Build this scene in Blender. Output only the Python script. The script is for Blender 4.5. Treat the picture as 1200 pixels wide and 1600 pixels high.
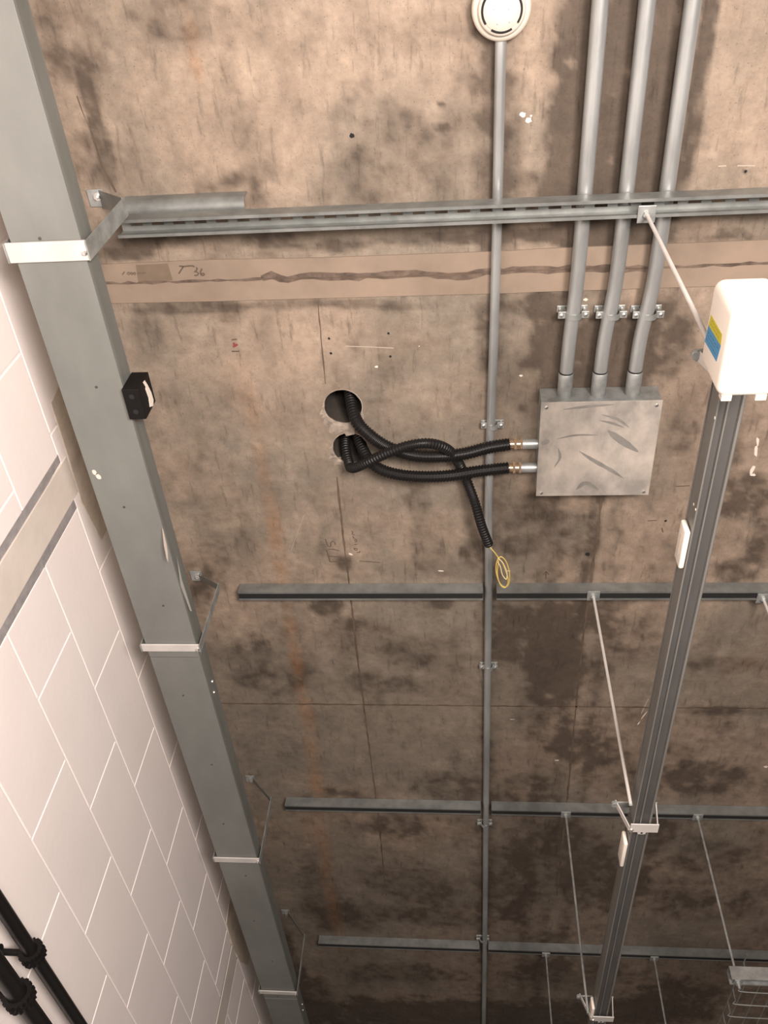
import bpy, bmesh, math, random
import numpy as np
from mathutils import Vector, Matrix
random.seed(4); rng = np.random.RandomState(11)
for o in list(bpy.data.objects): bpy.data.objects.remove(o)
C = bpy.context.scene.collection
EYE = 1.5                                    # height of the lens above the floor; all z below are above the lens

# ---------------------------------------------------------------- camera, world, light, exposure
F = 1357.58
M = Matrix(((0.9959597, 0.0098425, 0.0892606), (0.0630211, -0.7847069, -0.6166551), (0.0639739, 0.6197889, -0.7821567)))
cam = bpy.data.cameras.new('camera'); co = bpy.data.objects.new('camera', cam); C.objects.link(co)
cam.sensor_fit = 'VERTICAL'; cam.sensor_height = 36.0; cam.lens = 36.0 * F / 1600.0
cam.clip_start = 0.02
co.matrix_world = Matrix.Translation((0, 0, EYE)) @ M.to_4x4()
bpy.context.scene.camera = co
w = bpy.data.worlds.new('room_air'); bpy.context.scene.world = w; w.use_nodes = True
w.node_tree.nodes['Background'].inputs[0].default_value = (1.0, 0.86, 0.76, 1)
w.node_tree.nodes['Background'].inputs[1].default_value = 0.10
def area(name, loc, target, sx, sy, power, col):
    l = bpy.data.lights.new(name, 'AREA'); l.shape = 'RECTANGLE'; l.size = sx; l.size_y = sy
    l.energy = power; l.color = col
    o = bpy.data.objects.new(name, l); C.objects.link(o)
    o.location = (loc[0], loc[1], loc[2] + EYE)
    d = Vector(target) - Vector(loc)
    o.rotation_euler = d.to_track_quat('-Z', 'Y').to_euler(); return o
area('room_lamp', (0.15, -0.30, -0.05), (-0.35, 0.65, 2.0), 0.40, 0.40, 33, (1.0, 0.89, 0.81))
area('wall_fill_light', (0.9, -0.7, -0.5), (-1.0, 1.3, 1.1), 0.9, 0.6, 152, (1.0, 0.87, 0.80))  # unseen fill, added to brighten the block wall
vs = bpy.context.scene.view_settings
vs.view_transform = 'Standard'; vs.look = 'None'; vs.gamma = 1.0; vs.use_curve_mapping = False; vs.exposure = 0.0

# ---------------------------------------------------------------- measuring helpers (a sight line met with a real plane)
def ray(px, py): return M @ Vector(((px - 600) / F, -(py - 800) / F, -1))
def atz(px, py, z=2.0): d = ray(px, py); return d * (z / d.z)
def atx(px, py, x): d = ray(px, py); return d * (x / d.x)

# ---------------------------------------------------------------- mesh helpers
def box(bm, x0, x1, y0, y1, z0, z1):
    v = [bm.verts.new((x, y, z)) for z in (z0, z1) for y in (y0, y1) for x in (x0, x1)]
    for f in ((0,2,3,1),(4,5,7,6),(0,1,5,4),(2,6,7,3),(0,4,6,2),(1,3,7,5)): bm.faces.new([v[i] for i in f])
def obox(bm, c, ax, ay, az):
    c = Vector(c); ax, ay, az = Vector(ax), Vector(ay), Vector(az)
    v = [bm.verts.new(c + ax*i + ay*j + az*k) for k in (-1,1) for j in (-1,1) for i in (-1,1)]
    for f in ((0,2,3,1),(4,5,7,6),(0,1,5,4),(2,6,7,3),(0,4,6,2),(1,3,7,5)): bm.faces.new([v[i] for i in f])
def frames(pts):
    pts = [Vector(p) for p in pts]; n = len(pts); out = []; up = None
    for i in range(n):
        t = (pts[min(i+1, n-1)] - pts[max(i-1, 0)]).normalized()
        if up is None: up = t.orthogonal().normalized()
        up = (up - t * up.dot(t)).normalized(); out.append((pts[i], up, t.cross(up)))
    return out
def tube(bm, pts, r, n=16, caps=True):
    rings = []
    for i, (p, u, v) in enumerate(frames(pts)):
        rr = r(i) if callable(r) else r
        rings.append([bm.verts.new(p + (u*math.cos(a) + v*math.sin(a))*rr) for a in [2*math.pi*k/n for k in range(n)]])
    for a, b in zip(rings, rings[1:]):
        for k in range(n): bm.faces.new((a[k], a[(k+1)%n], b[(k+1)%n], b[k]))
    if caps: bm.faces.new(rings[0][::-1]); bm.faces.new(rings[-1])
def lathe(bm, c, axis, prof, n=32):
    c = Vector(c); axis = Vector(axis).normalized(); u = axis.orthogonal().normalized(); v = axis.cross(u); rings = []
    for r, h in prof:
        rings.append([bm.verts.new(c + axis*h + (u*math.cos(2*math.pi*k/n) + v*math.sin(2*math.pi*k/n))*max(r, 1e-5)) for k in range(n)])
    for a, b in zip(rings, rings[1:]):
        for k in range(n): bm.faces.new((a[k], a[(k+1)%n], b[(k+1)%n], b[k]))
    bm.faces.new(rings[0][::-1]); bm.faces.new(rings[-1])
def prism(bm, poly, axis, a0, a1):
    """poly in the plane across axis: axis x -> (y,z), axis y -> (x,z), axis z -> (x,y)"""
    def P(p, a): return (a, p[0], p[1]) if axis == 'x' else (p[0], a, p[1]) if axis == 'y' else (p[0], p[1], a)
    A = [bm.verts.new(P(p, a0)) for p in poly]; B = [bm.verts.new(P(p, a1)) for p in poly]; n = len(poly)
    bm.faces.new(A[::-1]); bm.faces.new(B)
    for i in range(n): bm.faces.new((A[i], A[(i+1)%n], B[(i+1)%n], B[i]))
def catmull(P, k=12):
    P = [Vector(p) for p in P]; P = [P[0]*2-P[1]] + P + [P[-1]*2-P[-2]]; out = []
    for i in range(1, len(P)-2):
        for j in range(k):
            t = j/k; a, b, c, d = P[i-1:i+3]
            out.append(0.5*((2*b) + (c-a)*t + (2*a-5*b+4*c-d)*t*t + (3*b-a-3*c+d)*t**3))
    out.append(P[-2]); return out
def resample(P, step):
    out = [P[0]]; acc = 0.0
    for a, b in zip(P, P[1:]):
        L = (b-a).length; s = step-acc
        while s <= L: out.append(a + (b-a)*(s/L)); s += step
        acc = L-(s-step)
    return out
ORG = {}
def islands(name, bm, mat, parent=None, **kw):
    """one object for each separate piece of the mesh"""
    bm.verts.index_update(); bm.verts.ensure_lookup_table(); seen = set(); out = []
    for v in bm.verts:
        if v.index in seen: continue
        st = [v]; seen.add(v.index); comp = []
        while st:
            a = st.pop(); comp.append(a)
            for e in a.link_edges:
                b_ = e.other_vert(a)
                if b_.index not in seen: seen.add(b_.index); st.append(b_)
        nb = bmesh.new(); mp = {a.index: nb.verts.new(a.co) for a in comp}; fs = set(f for a in comp for f in a.link_faces)
        for f in sorted(fs, key=lambda f: [q.index for q in f.verts]): nb.faces.new([mp[q.index] for q in f.verts])
        out.append(obj(name, nb, mat, parent, **kw))
    bm.free(); return out
def finish(bm, bevel=0.0, segs=2):
    bmesh.ops.recalc_face_normals(bm, faces=bm.faces)
    if bevel:
        es = [e for e in bm.edges if len(e.link_faces) == 2 and e.calc_face_angle(0) > 0.6]
        bmesh.ops.bevel(bm, geom=es, offset=bevel, segments=segs, profile=0.5, affect='EDGES', clamp_overlap=True)
def obj(name, bm, mat, parent=None, loc=None, bevel=0.0, smooth=False, segs=2):
    """loc: world origin of this object (z above lens). Meshes are drawn in world coordinates and shifted to their origin."""
    finish(bm, bevel, segs)
    if loc is None:
        if parent: loc = ORG[parent.name]
        else:
            xs = [v.co.copy() for v in bm.verts]; loc = sum(xs, Vector()) / len(xs)
    loc = Vector(loc)
    me = bpy.data.meshes.new(name); bmesh.ops.translate(bm, verts=bm.verts, vec=-loc); bm.to_mesh(me); bm.free()
    if smooth:
        for p in me.polygons: p.use_smooth = True
        me.set_sharp_from_angle(angle=math.radians(38))
    me.materials.append(mat); o = bpy.data.objects.new(name, me); C.objects.link(o); ORG[o.name] = loc
    if parent: o.parent = parent; o.location = loc - ORG[parent.name]
    else: o.location = (loc.x, loc.y, loc.z + EYE)
    return o
def thing(name, label, cat, loc, group=None):
    o = bpy.data.objects.new(name, None); C.objects.link(o); o.empty_display_size = 0.05
    o.location = (loc[0], loc[1], loc[2] + EYE); ORG[o.name] = Vector(loc); return tag(o, label, cat, group)
def tag(o, label, cat, group=None):
    o['label'] = label; o['category'] = cat
    if group: o['group'] = group
    return o
def struct(o): o['kind'] = 'structure'; return o
B = bmesh.new

# ---------------------------------------------------------------- materials
def mat(name, base, rough=0.6, metal=0.0, var=0.0, scale=8.0, bump=0.0, bscale=60.0, dark=None, spots=None, spec=None, stretch=None):
    m = bpy.data.materials.new(name); m.use_nodes = True; nt = m.node_tree; N = nt.nodes; L = nt.links
    b = N['Principled BSDF']; b.inputs['Roughness'].default_value = rough; b.inputs['Metallic'].default_value = metal
    b.inputs['Base Color'].default_value = (*base, 1)
    if spec is not None: b.inputs['Specular IOR Level'].default_value = spec
    tc = N.new('ShaderNodeTexCoord'); vec = tc.outputs['Object']
    if stretch:
        mp = N.new('ShaderNodeMapping'); mp.inputs['Scale'].default_value = stretch; L.new(vec, mp.inputs['Vector']); vec = mp.outputs['Vector']
    col = None
    if var or dark:
        n = N.new('ShaderNodeTexNoise'); n.inputs['Scale'].default_value = scale; n.inputs['Detail'].default_value = 6; n.inputs['Roughness'].default_value = 0.6
        L.new(vec, n.inputs['Vector'])
        r = N.new('ShaderNodeValToRGB'); r.color_ramp.elements[0].position = 0.34; r.color_ramp.elements[1].position = 0.66
        d = dark or tuple(c*(1-var) for c in base)
        r.color_ramp.elements[0].color = (*d, 1); r.color_ramp.elements[1].color = (*[c*(1+var*0.5) for c in base], 1)
        L.new(n.outputs['Fac'], r.inputs['Fac']); col = r.outputs['Color']
    if spots:
        n2 = N.new('ShaderNodeTexNoise'); n2.inputs['Scale'].default_value = spots[1]; n2.inputs['Detail'].default_value = 3; L.new(vec, n2.inputs['Vector'])
        r2 = N.new('ShaderNodeValToRGB'); r2.color_ramp.elements[0].position = spots[2]; r2.color_ramp.elements[1].position = spots[2] + 0.03
        r2.color_ramp.elements[0].color = (0,0,0,1); r2.color_ramp.elements[1].color = (1,1,1,1); L.new(n2.outputs['Fac'], r2.inputs['Fac'])
        mx = N.new('ShaderNodeMix'); mx.data_type = 'RGBA'; L.new(r2.outputs['Color'], mx.inputs['Factor'])
        if col: L.new(col, mx.inputs['A'])
        else: mx.inputs['A'].default_value = (*base, 1)
        mx.inputs['B'].default_value = (*spots[0], 1); col = mx.outputs['Result']
    if col: L.new(col, b.inputs['Base Color'])
    if bump:
        n3 = N.new('ShaderNodeTexNoise'); n3.inputs['Scale'].default_value = bscale; n3.inputs['Detail'].default_value = 5; L.new(vec, n3.inputs['Vector'])
        bp = N.new('ShaderNodeBump'); bp.inputs['Strength'].default_value = bump; bp.inputs['Distance'].default_value = 0.002
        L.new(n3.outputs['Fac'], bp.inputs['Height']); L.new(bp.outputs['Normal'], b.inputs['Normal'])
    return m
m_galv = mat('galvanised_steel', (0.38, 0.40, 0.39), 0.45, 0.55, 0.30, 25, 0.15, 90)
m_strut = mat('zinc_channel', (0.265, 0.28, 0.27), 0.42, 0.5, 0.25, 18, 0.1, 80)
m_conduit = mat('zinc_conduit', (0.46, 0.48, 0.475), 0.38, 0.6, 0.28, 14, 0.12, 70, spots=((0.75,0.70,0.64), 22, 0.74), stretch=(1,0.25,1))
m_duct = mat('dull_grey_trunking', (0.235, 0.245, 0.23), 0.5, 0.35, 0.16, 5, 0.05, 40, stretch=(1,0.5,1))
m_ductside = mat('dull_grey_trunking_shaded_side', (0.18, 0.19, 0.175), 0.55, 0.25, 0.2, 9, 0.05, 40, spots=((0.55,0.54,0.5), 14, 0.72), stretch=(1,0.35,2))  # darker than the lid: shade on the side is put into its colour
m_strap = mat('pale_zinc_strap', (0.62, 0.60, 0.57), 0.45, 0.2, 0.08, 20)
m_lid = mat('smeared_zinc_lid', (0.58, 0.52, 0.455), 0.5, 0.15, 0.0, 7, 0.05, 60, dark=(0.29, 0.275, 0.25), stretch=(1.6,1.0,1))
m_screw = mat('bright_screw', (0.75, 0.74, 0.72), 0.25, 0.9)
m_track = mat('grey_lighting_trunking', (0.22, 0.215, 0.20), 0.45, 0.35, 0.12, 9, 0.04, 60, stretch=(1,0.3,1))
m_groove = mat('track_groove_shade', (0.085, 0.083, 0.08), 0.55, 0.2, 0.1, 9)  # shade inside the track grooves, put into the colour
m_white = mat('white_plastic', (0.80, 0.74, 0.66), 0.35, 0.0, 0.03, 6)
m_det = mat('ivory_plastic', (0.64, 0.58, 0.50), 0.35)
m_cream = mat('cream_plastic', (0.62, 0.57, 0.49), 0.4)
m_black = mat('black_plastic', (0.008, 0.007, 0.007), 0.6, spec=0.15)
m_hose = mat('black_corrugated_plastic', (0.008, 0.0075, 0.0075), 0.42, spec=0.3)
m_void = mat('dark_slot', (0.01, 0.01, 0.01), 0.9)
m_brass = mat('brass_gland', (0.80, 0.60, 0.42), 0.22, 0.85)
m_yellow = mat('yellow_wire_sleeve', (0.62, 0.47, 0.12), 0.45)
m_lab_y = mat('yellow_label_ink', (0.50, 0.44, 0.03), 0.5)
m_lab_b = mat('blue_label_ink', (0.06, 0.24, 0.45), 0.5)
m_wall = mat('white_painted_block', (0.86, 0.80, 0.775), 0.55, 0.0, 0.03, 4, 0.25, 45)
m_mortar = mat('white_painted_joint', (0.87, 0.815, 0.79), 0.6, 0.0, 0.03, 10, 0.3, 60)
m_beige = mat('beige_unpainted_patch', (0.62, 0.54, 0.45), 0.7, 0.0, 0.2, 14, 0.3, 50)
m_creamstrip = mat('cream_movement_strip', (0.66, 0.60, 0.54), 0.6, 0.0, 0.08, 8, 0.3, 40)
m_sealant = mat('grey_sealant', (0.30, 0.285, 0.285), 0.6, 0.0, 0.2, 30, 0.8, 60)
m_pipe = mat('black_steel_pipe', (0.008, 0.007, 0.007), 0.3, 0.0, 0.0, spec=0.4)
m_pencil = mat('pencil_line', (0.10, 0.075, 0.055), 0.8)
m_crack = mat('dark_formwork_line', (0.11, 0.078, 0.055), 0.85, 0, 0.4, 12)
m_splash = mat('white_plaster_splash', (0.72, 0.64, 0.56), 0.7)
m_infill = mat('smooth_infill_concrete', (0.262, 0.202, 0.152), 0.75, 0.0, 0.20, 5, 0.2, 60)
m_mortarline = mat('rough_brown_mortar', (0.135, 0.098, 0.075), 0.85, 0.0, 0.45, 30, 0.9, 90)
m_spall = mat('raw_broken_concrete', (0.33, 0.28, 0.23), 0.85, 0.0, 0.45, 35, 1.0, 60)
m_bore = mat('shaded_bore_concrete', (0.045, 0.037, 0.03), 0.85, 0.0, 0.3, 20, 0.4, 60)  # near-black tone carries the shade inside the bores
m_floor = mat('grey_floor_paint', (0.20, 0.19, 0.18), 0.6, 0.0, 0.1, 2)

# ---------------------------------------------------------------- ceiling
H = 2.0
HOLES = [((-0.316, 1.213), 0.051), ((-0.308, 1.347), 0.049)]
def noise2(X, Y, s, seed):
    r = np.random.RandomState(seed); G = r.rand(64, 64)
    x = X*s; y = Y*s; xi = np.floor(x).astype(int); yi = np.floor(y).astype(int); fx = x-xi; fy = y-yi
    fx = fx*fx*(3-2*fx); fy = fy*fy*(3-2*fy); g = lambda a, b: G[a % 64, b % 64]
    return (g(xi,yi)*(1-fx)+g(xi+1,yi)*fx)*(1-fy) + (g(xi,yi+1)*(1-fx)+g(xi+1,yi+1)*fx)*fy
def fbm(X, Y, s, seed, o=5):
    a = 0; t = 0; amp = 1
    for i in range(o): a = a + amp*noise2(X+i*3.7, Y-i*1.9, s*2**i, seed+i); t += amp; amp *= 0.6
    return a/t
def ceiling():
    xs = np.concatenate([np.arange(-1.0, 2.0, 0.0085)]); ys = np.arange(-0.05, 3.0, 0.0085); ys = np.concatenate([ys, np.arange(ys[-1]+0.012, 5.4, 0.014)])
    xs = np.append(xs, 2.0)
    X, Y = np.meshgrid(xs, ys); nx, ny = len(xs), len(ys)
    PX, PY = X.copy(), Y.copy()
    for (c, R) in HOLES:
        dx, dy = PX-c[0], PY-c[1]; r = np.hypot(dx, dy); an = np.arctan2(dy, dx)
        Rr = R*(1+0.018*np.sin(5*an+1)+0.012*np.sin(13*an))
        k = np.abs(r-Rr) < 0.0058
        PX = np.where(k, c[0]+dx/np.maximum(r,1e-6)*Rr, PX); PY = np.where(k, c[1]+dy/np.maximum(r,1e-6)*Rr, PY)
    V = np.stack([PX.ravel(), PY.ravel(), np.full(PX.size, H)], 1)
    i = np.arange(nx-1)[None,:] + np.arange(ny-1)[:,None]*nx
    Q = np.stack([i, i+nx, i+nx+1, i+1], -1).reshape(-1, 4)
    cx = V[Q,0].mean(1); cy = V[Q,1].mean(1); keep = np.ones(len(Q), bool)
    for (c, R) in HOLES: keep &= np.hypot(cx-c[0], cy-c[1]) > R*0.985
    Q = Q[keep]
    me = bpy.data.meshes.new('ceiling'); me.from_pydata([], [], []); me.vertices.add(len(V)); me.vertices.foreach_set('co', V.ravel())
    me.loops.add(Q.size); me.loops.foreach_set('vertex_index', Q.ravel().astype(np.int32))
    me.polygons.add(len(Q)); me.polygons.foreach_set('loop_start', np.arange(0, Q.size, 4, dtype=np.int32)); me.update(calc_edges=True); me.validate()
    # ---- concrete colour: cast tone darker towards the far end, stains, rust
    x, y = X.ravel(), Y.ravel()
    wx = x+0.05*(fbm(x,y,5,70)-.5); wy = y+0.05*(fbm(x,y,5,80)-.5)
    n1 = fbm(wx, wy, 2.2, 1); n2 = fbm(wx*1.0, wy*0.45, 9, 20); n3 = fbm(x, y, 30, 40, 4)
    tan = np.array([0.335, 0.262, 0.200]); grey = np.array([0.225, 0.190, 0.150]); brown = np.array([0.070, 0.053, 0.040])
    t = np.clip((n1-.38)/.24, 0, 1)[:,None]; col = grey*(1-t)+tan*t
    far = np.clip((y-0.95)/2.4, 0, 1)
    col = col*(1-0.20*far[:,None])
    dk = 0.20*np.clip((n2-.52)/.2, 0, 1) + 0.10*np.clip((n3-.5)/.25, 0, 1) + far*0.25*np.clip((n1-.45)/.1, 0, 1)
    P = [ # px, py, rx, ry, strength : stains and other dark patches read off the photograph, laid on the slab
     (965,190,115,190,.55),(960,60,120,120,.3),(960,560,110,75,.75),(860,520,40,50,.5),(1040,500,60,50,.4),(830,600,45,60,.45),(1075,655,30,70,.3),(900,450,70,20,.3),
     (700,250,25,90,.15),(110,60,50,80,.3),(150,190,14,110,.55),(130,260,30,50,.3),(360,300,60,35,.45),(420,270,60,30,.2),(560,290,70,50,.35),(640,230,35,70,.2),
     (690,165,9,4,1),(692,200,12,8,1),(610,60,80,40,.25),(300,30,90,40,.25),(230,20,40,70,.2),
     (900,60,30,120,.35),(880,200,30,140,.5),(940,200,26,150,.6),(1010,160,26,190,.75),(1060,150,12,190,.3),(1095,120,14,170,.65),(965,330,90,25,.4),(850,300,80,40,.35),
     (240,375,60,14,.6),(190,395,50,12,.6),(450,375,90,12,.45),(520,385,60,10,.8),(700,372,160,10,.55),(1000,370,180,14,.55),(850,365,120,12,.6),(1150,375,60,10,.3),  # dark band just beyond the near strut
     (300,480,90,12,.45),(450,475,80,8,.5),(560,475,60,8,.4),(620,480,40,8,.5),(830,480,40,22,.5),(350,485,25,20,.35),
     (760,520,18,60,.35),(780,440,16,30,.3),(330,860,25,60,.35),(310,920,25,40,.5),(520,855,18,20,.1),(537,880,14,14,.75),(510,950,28,16,.85),(540,975,30,12,.35),(690,940,18,13,.8),(650,780,30,35,.3),(560,800,60,40,.12),
     (690,880,50,25,.2),(740,865,22,24,.35),(815,850,30,20,.45),(830,800,40,30,.35),(865,1040,45,60,1.0),(820,1000,45,45,.7),(840,965,80,25,.55),(900,970,60,20,.4),(890,940,40,16,.3),
     (640,1020,40,25,.4),(560,1000,60,30,.35),(430,1060,70,25,.45),(400,1020,40,30,.35),(600,1070,70,20,.3),(700,1050,40,60,.3),(1000,1000,60,40,.2),(950,930,60,18,.2),
     (1160,780,50,40,.75),(1130,700,30,60,.45),(1190,850,30,40,.6),(1150,890,40,20,.4),(1100,800,25,40,.3),(1140,1040,60,12,.4),(1130,1110,70,8,.4),
     (920,1170,60,40,.5),(820,1240,50,30,.45),(700,1230,60,25,.4),(620,1290,50,20,.45),(520,1250,60,16,.35),(1000,1220,60,20,.35),(1100,1215,60,25,.45),
     (880,1330,70,40,.6),(940,1380,70,40,.7),(790,1370,50,60,.5),(650,1380,80,30,.5),(700,1430,90,20,.45),(1100,1340,60,30,.4),(1020,1310,40,30,.6),(1100,1420,90,25,.3),
     (500,1400,30,60,.4),(560,1430,60,25,.45),(450,1500,20,60,.5),(620,1520,90,15,.5),(900,1520,110,18,.4),(700,1590,260,26,1.0),(950,1580,150,18,.7),(480,1560,40,40,.6),(1050,1560,60,30,.7),
     (1165,268,4,4,.9),(870,350,6,5,.5),(240,370,20,10,.4),(925,850,10,110,.45),(940,775,8,14,.7),(320,700,20,30,.12),(230,520,30,40,.25)]
    for k, (px, py, rx, ry, s) in enumerate(P):
        c = atz(px, py, H); ex = (atz(px+rx, py, H)-atz(px-rx, py, H)).length/2; ey = (atz(px, py+ry, H)-atz(px, py-ry, H)).length/2
        wob = 0.9*(fbm(x, y, 9, 200+k % 7)-.5) if max(rx, ry) > 15 else 0
        d = np.sqrt(((x-c.x)/ex)**2+((y-c.y)/ey)**2) + wob
        dk = dk + s*np.clip((1.2-d)/0.5, 0, 1)
    # darker margins along the pipe runs
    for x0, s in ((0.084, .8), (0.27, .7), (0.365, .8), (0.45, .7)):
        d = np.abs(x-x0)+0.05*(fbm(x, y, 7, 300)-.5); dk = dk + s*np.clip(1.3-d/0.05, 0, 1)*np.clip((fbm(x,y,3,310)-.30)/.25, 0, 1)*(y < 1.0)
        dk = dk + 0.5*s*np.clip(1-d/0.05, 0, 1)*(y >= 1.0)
    dk = dk*1.25; dk = dk*(1+1.8*(n3-.5)+0.8*(n2-.5)); dk = np.clip(dk, 0, 1)[:,None]*0.90; col = col*(1-dk)+brown*dk
    R = [(300,60,12,50,.3),(305,95,10,28,.55),(308,110,5,12,.6),(395,640,14,60,.35),(412,740,12,60,.35),(428,820,13,70,.6),(440,900,12,60,.5),(455,985,12,60,.55),(462,1030,10,30,.6),(478,1110,12,50,.5),(488,1180,12,50,.6),(495,1230,12,40,.6),(505,1320,12,60,.55),(515,1400,12,60,.45),(530,1460,12,40,.35),
         (370,605,20,40,.2),(720,440,60,6,.5),(480,1300,8,30,.3),(640,540,60,40,.12),(1190,1040,60,40,.15)]
    ru = 0
    for k, (px, py, rx, ry, s) in enumerate(R):
        c = atz(px, py, H); ex = (atz(px+rx, py, H)-atz(px-rx, py, H)).length/2; ey = (atz(px, py+ry, H)-atz(px, py-ry, H)).length/2
        d = np.sqrt(((x-c.x)/ex)**2+((y-c.y)/ey)**2)+1.0*(fbm(x, y, 12, 400+k % 5)-.5); ru = np.maximum(ru, s*np.clip((1.3-d)/0.9, 0, 1))
    ru = (ru*(0.5+0.5*(n3>0.45)))[:,None] if not np.isscalar(ru) else 0
    col = col*(1-0.62*ru)+np.array([0.33, 0.165, 0.075])*0.62*ru
    lt = 0.5*np.clip((fbm(x,y,18,500)-.60)/.1, 0, 1)[:,None]; col = col*(1-lt)+(col*1.25)*lt
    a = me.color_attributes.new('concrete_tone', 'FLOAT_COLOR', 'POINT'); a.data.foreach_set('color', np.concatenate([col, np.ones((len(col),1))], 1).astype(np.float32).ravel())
    m = bpy.data.materials.new('stained_cast_concrete'); m.use_nodes = True; nt = m.node_tree; N = nt.nodes; L = nt.links; b = N['Principled BSDF']; b.inputs['Roughness'].default_value = 0.72
    b.inputs['Specular IOR Level'].default_value = 0.3
    at = N.new('ShaderNodeAttribute'); at.attribute_name = 'concrete_tone'; tc = N.new('ShaderNodeTexCoord')
    def nz(s, d, lo, hi, c0, c1, rough=0.65):
        n = N.new('ShaderNodeTexNoise'); n.inputs['Scale'].default_value = s; n.inputs['Detail'].default_value = d; n.inputs['Roughness'].default_value = rough; L.new(tc.outputs['Object'], n.inputs['Vector'])
        r = N.new('ShaderNodeMapRange'); r.inputs['From Min'].default_value = lo; r.inputs['From Max'].default_value = hi; r.inputs['To Min'].default_value = c0; r.inputs['To Max'].default_value = c1; L.new(n.outputs['Fac'], r.inputs['Value']); return n, r
    _, g1 = nz(34, 10, .3, .7, .76, 1.2, .80); _, g2 = nz(170, 5, .60, .70, 1.0, .50); _, g3 = nz(7, 5, .35, .65, .85, 1.12)
    p1 = N.new('ShaderNodeMath'); p1.operation = 'MULTIPLY'; L.new(g1.outputs[0], p1.inputs[0]); L.new(g2.outputs[0], p1.inputs[1])
    mpn = N.new('ShaderNodeMapping'); mpn.inputs['Scale'].default_value = (1.0, 0.16, 1.0); L.new(tc.outputs['Object'], mpn.inputs['Vector'])
    sn, sg = nz(60, 6, .56, .72, 1.0, .58); L.new(mpn.outputs['Vector'], sn.inputs['Vector'])
    p0 = N.new('ShaderNodeMath'); p0.operation = 'MULTIPLY'; L.new(g3.outputs[0], p0.inputs[0]); L.new(sg.outputs[0], p0.inputs[1])
    p2 = N.new('ShaderNodeMath'); p2.operation = 'MULTIPLY'; L.new(p1.outputs[0], p2.inputs[0]); L.new(p0.outputs[0], p2.inputs[1])
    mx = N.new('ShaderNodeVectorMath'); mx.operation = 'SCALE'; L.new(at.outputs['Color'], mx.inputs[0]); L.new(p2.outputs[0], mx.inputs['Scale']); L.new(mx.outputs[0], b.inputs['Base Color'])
    n, _ = nz(45, 8, 0, 1, 0, 1); bp = N.new('ShaderNodeBump'); bp.inputs['Strength'].default_value = 0.35; bp.inputs['Distance'].default_value = 0.004; L.new(n.outputs['Fac'], bp.inputs['Height']); L.new(bp.outputs['Normal'], b.inputs['Normal'])
    me.materials.append(m); o = bpy.data.objects.new('ceiling', me); C.objects.link(o); o.location = (0, 0, EYE); ORG['ceiling'] = Vector((0,0,0)); struct(o)
    # slab body above, bored through at the holes
    bm = B()
    for (c, R) in HOLES:
        n = 48; rings = []
        for z in (H-0.0003, H+0.22):
            rings.append([bm.verts.new((c[0]+R*1.01*(1+0.018*math.sin(5*a+1))*math.cos(a), c[1]+R*1.01*(1+0.018*math.sin(5*a+1))*math.sin(a), z)) for a in [2*math.pi*k/n for k in range(n)]])
        for k in range(n): bm.faces.new((rings[0][k], rings[1][k], rings[1][(k+1)%n], rings[0][(k+1)%n]))
        bm.faces.new(rings[1])
    islands('bored_hole_lining', bm, m_bore, o, smooth=True)
    bm = B(); box(bm, -1.2, 2.2, -2.6, 6.5, H+0.23, H+0.35)
    box(bm, -1.2, 2.2, 5.4, 6.5, H, H+0.24); box(bm, -1.2, 2.2, -2.6, -0.05, H, H+0.24); box(bm, -1.2, -1.0, -0.06, 5.5, H+.0, H+0.24); box(bm, 2.0, 2.2, -0.06, 5.5, H+.0, H+0.24)
    obj('slab', bm, m_infill, o)
    # broken rims below the two bores
    bm = B()
    for (c, R), amp, a0 in zip(HOLES, (0.022, 0.016), (1.75, 2.0)):
        n = 72; rr = [[], [], []]
        for k in range(n):
            a = 2*math.pi*k/n; g = 0.08+1.1*max(0, math.cos(a-a0))**1.5; j = random.uniform(.6, 1.3)
            for q, (dr, dz) in enumerate(((0.0, 0.0022), (amp*0.45*g*j, 0.0030), (amp*1.5*g*j, 0.0002))):
                rr[q].append(bm.verts.new((c[0]+(R*1.0+dr)*math.cos(a), c[1]+(R*1.0+dr)*math.sin(a), H-dz*min(1, g*1.5))))
        for p, q in ((0,1),(1,2)):
            for k in range(n): bm.faces.new((rr[p][k], rr[q][k], rr[q][(k+1)%n], rr[p][(k+1)%n]))
    islands('broken_rim', bm, m_spall, o)
    # flat lines on the slab: ribbons a fraction of a millimetre proud
    def ribbon(bm, pts, wd, z=H-0.0012, jit=0.0):
        P = [atz(*p, z) for p in pts]; Q = []
        for a, b_ in zip(P, P[1:]):
            k = max(1, int((b_-a).length/0.02)) if jit else 1
            for i in range(k): Q.append(a+(b_-a)*(i/k))
        Q.append(P[-1]); rows = []
        for i, p in enumerate(Q):
            t = (Q[min(i+1, len(Q)-1)]-Q[max(i-1, 0)]).normalized(); s = Vector((-t.y, t.x, 0)); ww = wd*(1+random.uniform(-jit, jit)); off = s*random.uniform(-jit, jit)*wd*0.5
            rows.append((bm.verts.new(p+off+s*ww/2), bm.verts.new(p+off-s*ww/2)))
        for a, b_ in zip(rows, rows[1:]): bm.faces.new((a[0], b_[0], b_[1], a[1]))
    bm = B()
    ribbon(bm, [(345,1099),(760,1103),(1200,1107)], .006, jit=.5)
    ribbon(bm, [(497,475),(503,540),(508,600)], .003, jit=.5); ribbon(bm, [(527,745),(535,830),(545,905),(560,1040),(568,1100),(580,1190),(592,1280),(603,1400)], .005, jit=.5)
    ribbon(bm, [(941,772),(930,860),(917,950),(905,1050),(893,1180),(883,1280),(870,1400)], .006, jit=.5)
    ribbon(bm, [(120,150),(140,200),(160,260),(182,300)], .003, jit=.9)
    islands('formwork_line', bm, m_crack, o)
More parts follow.
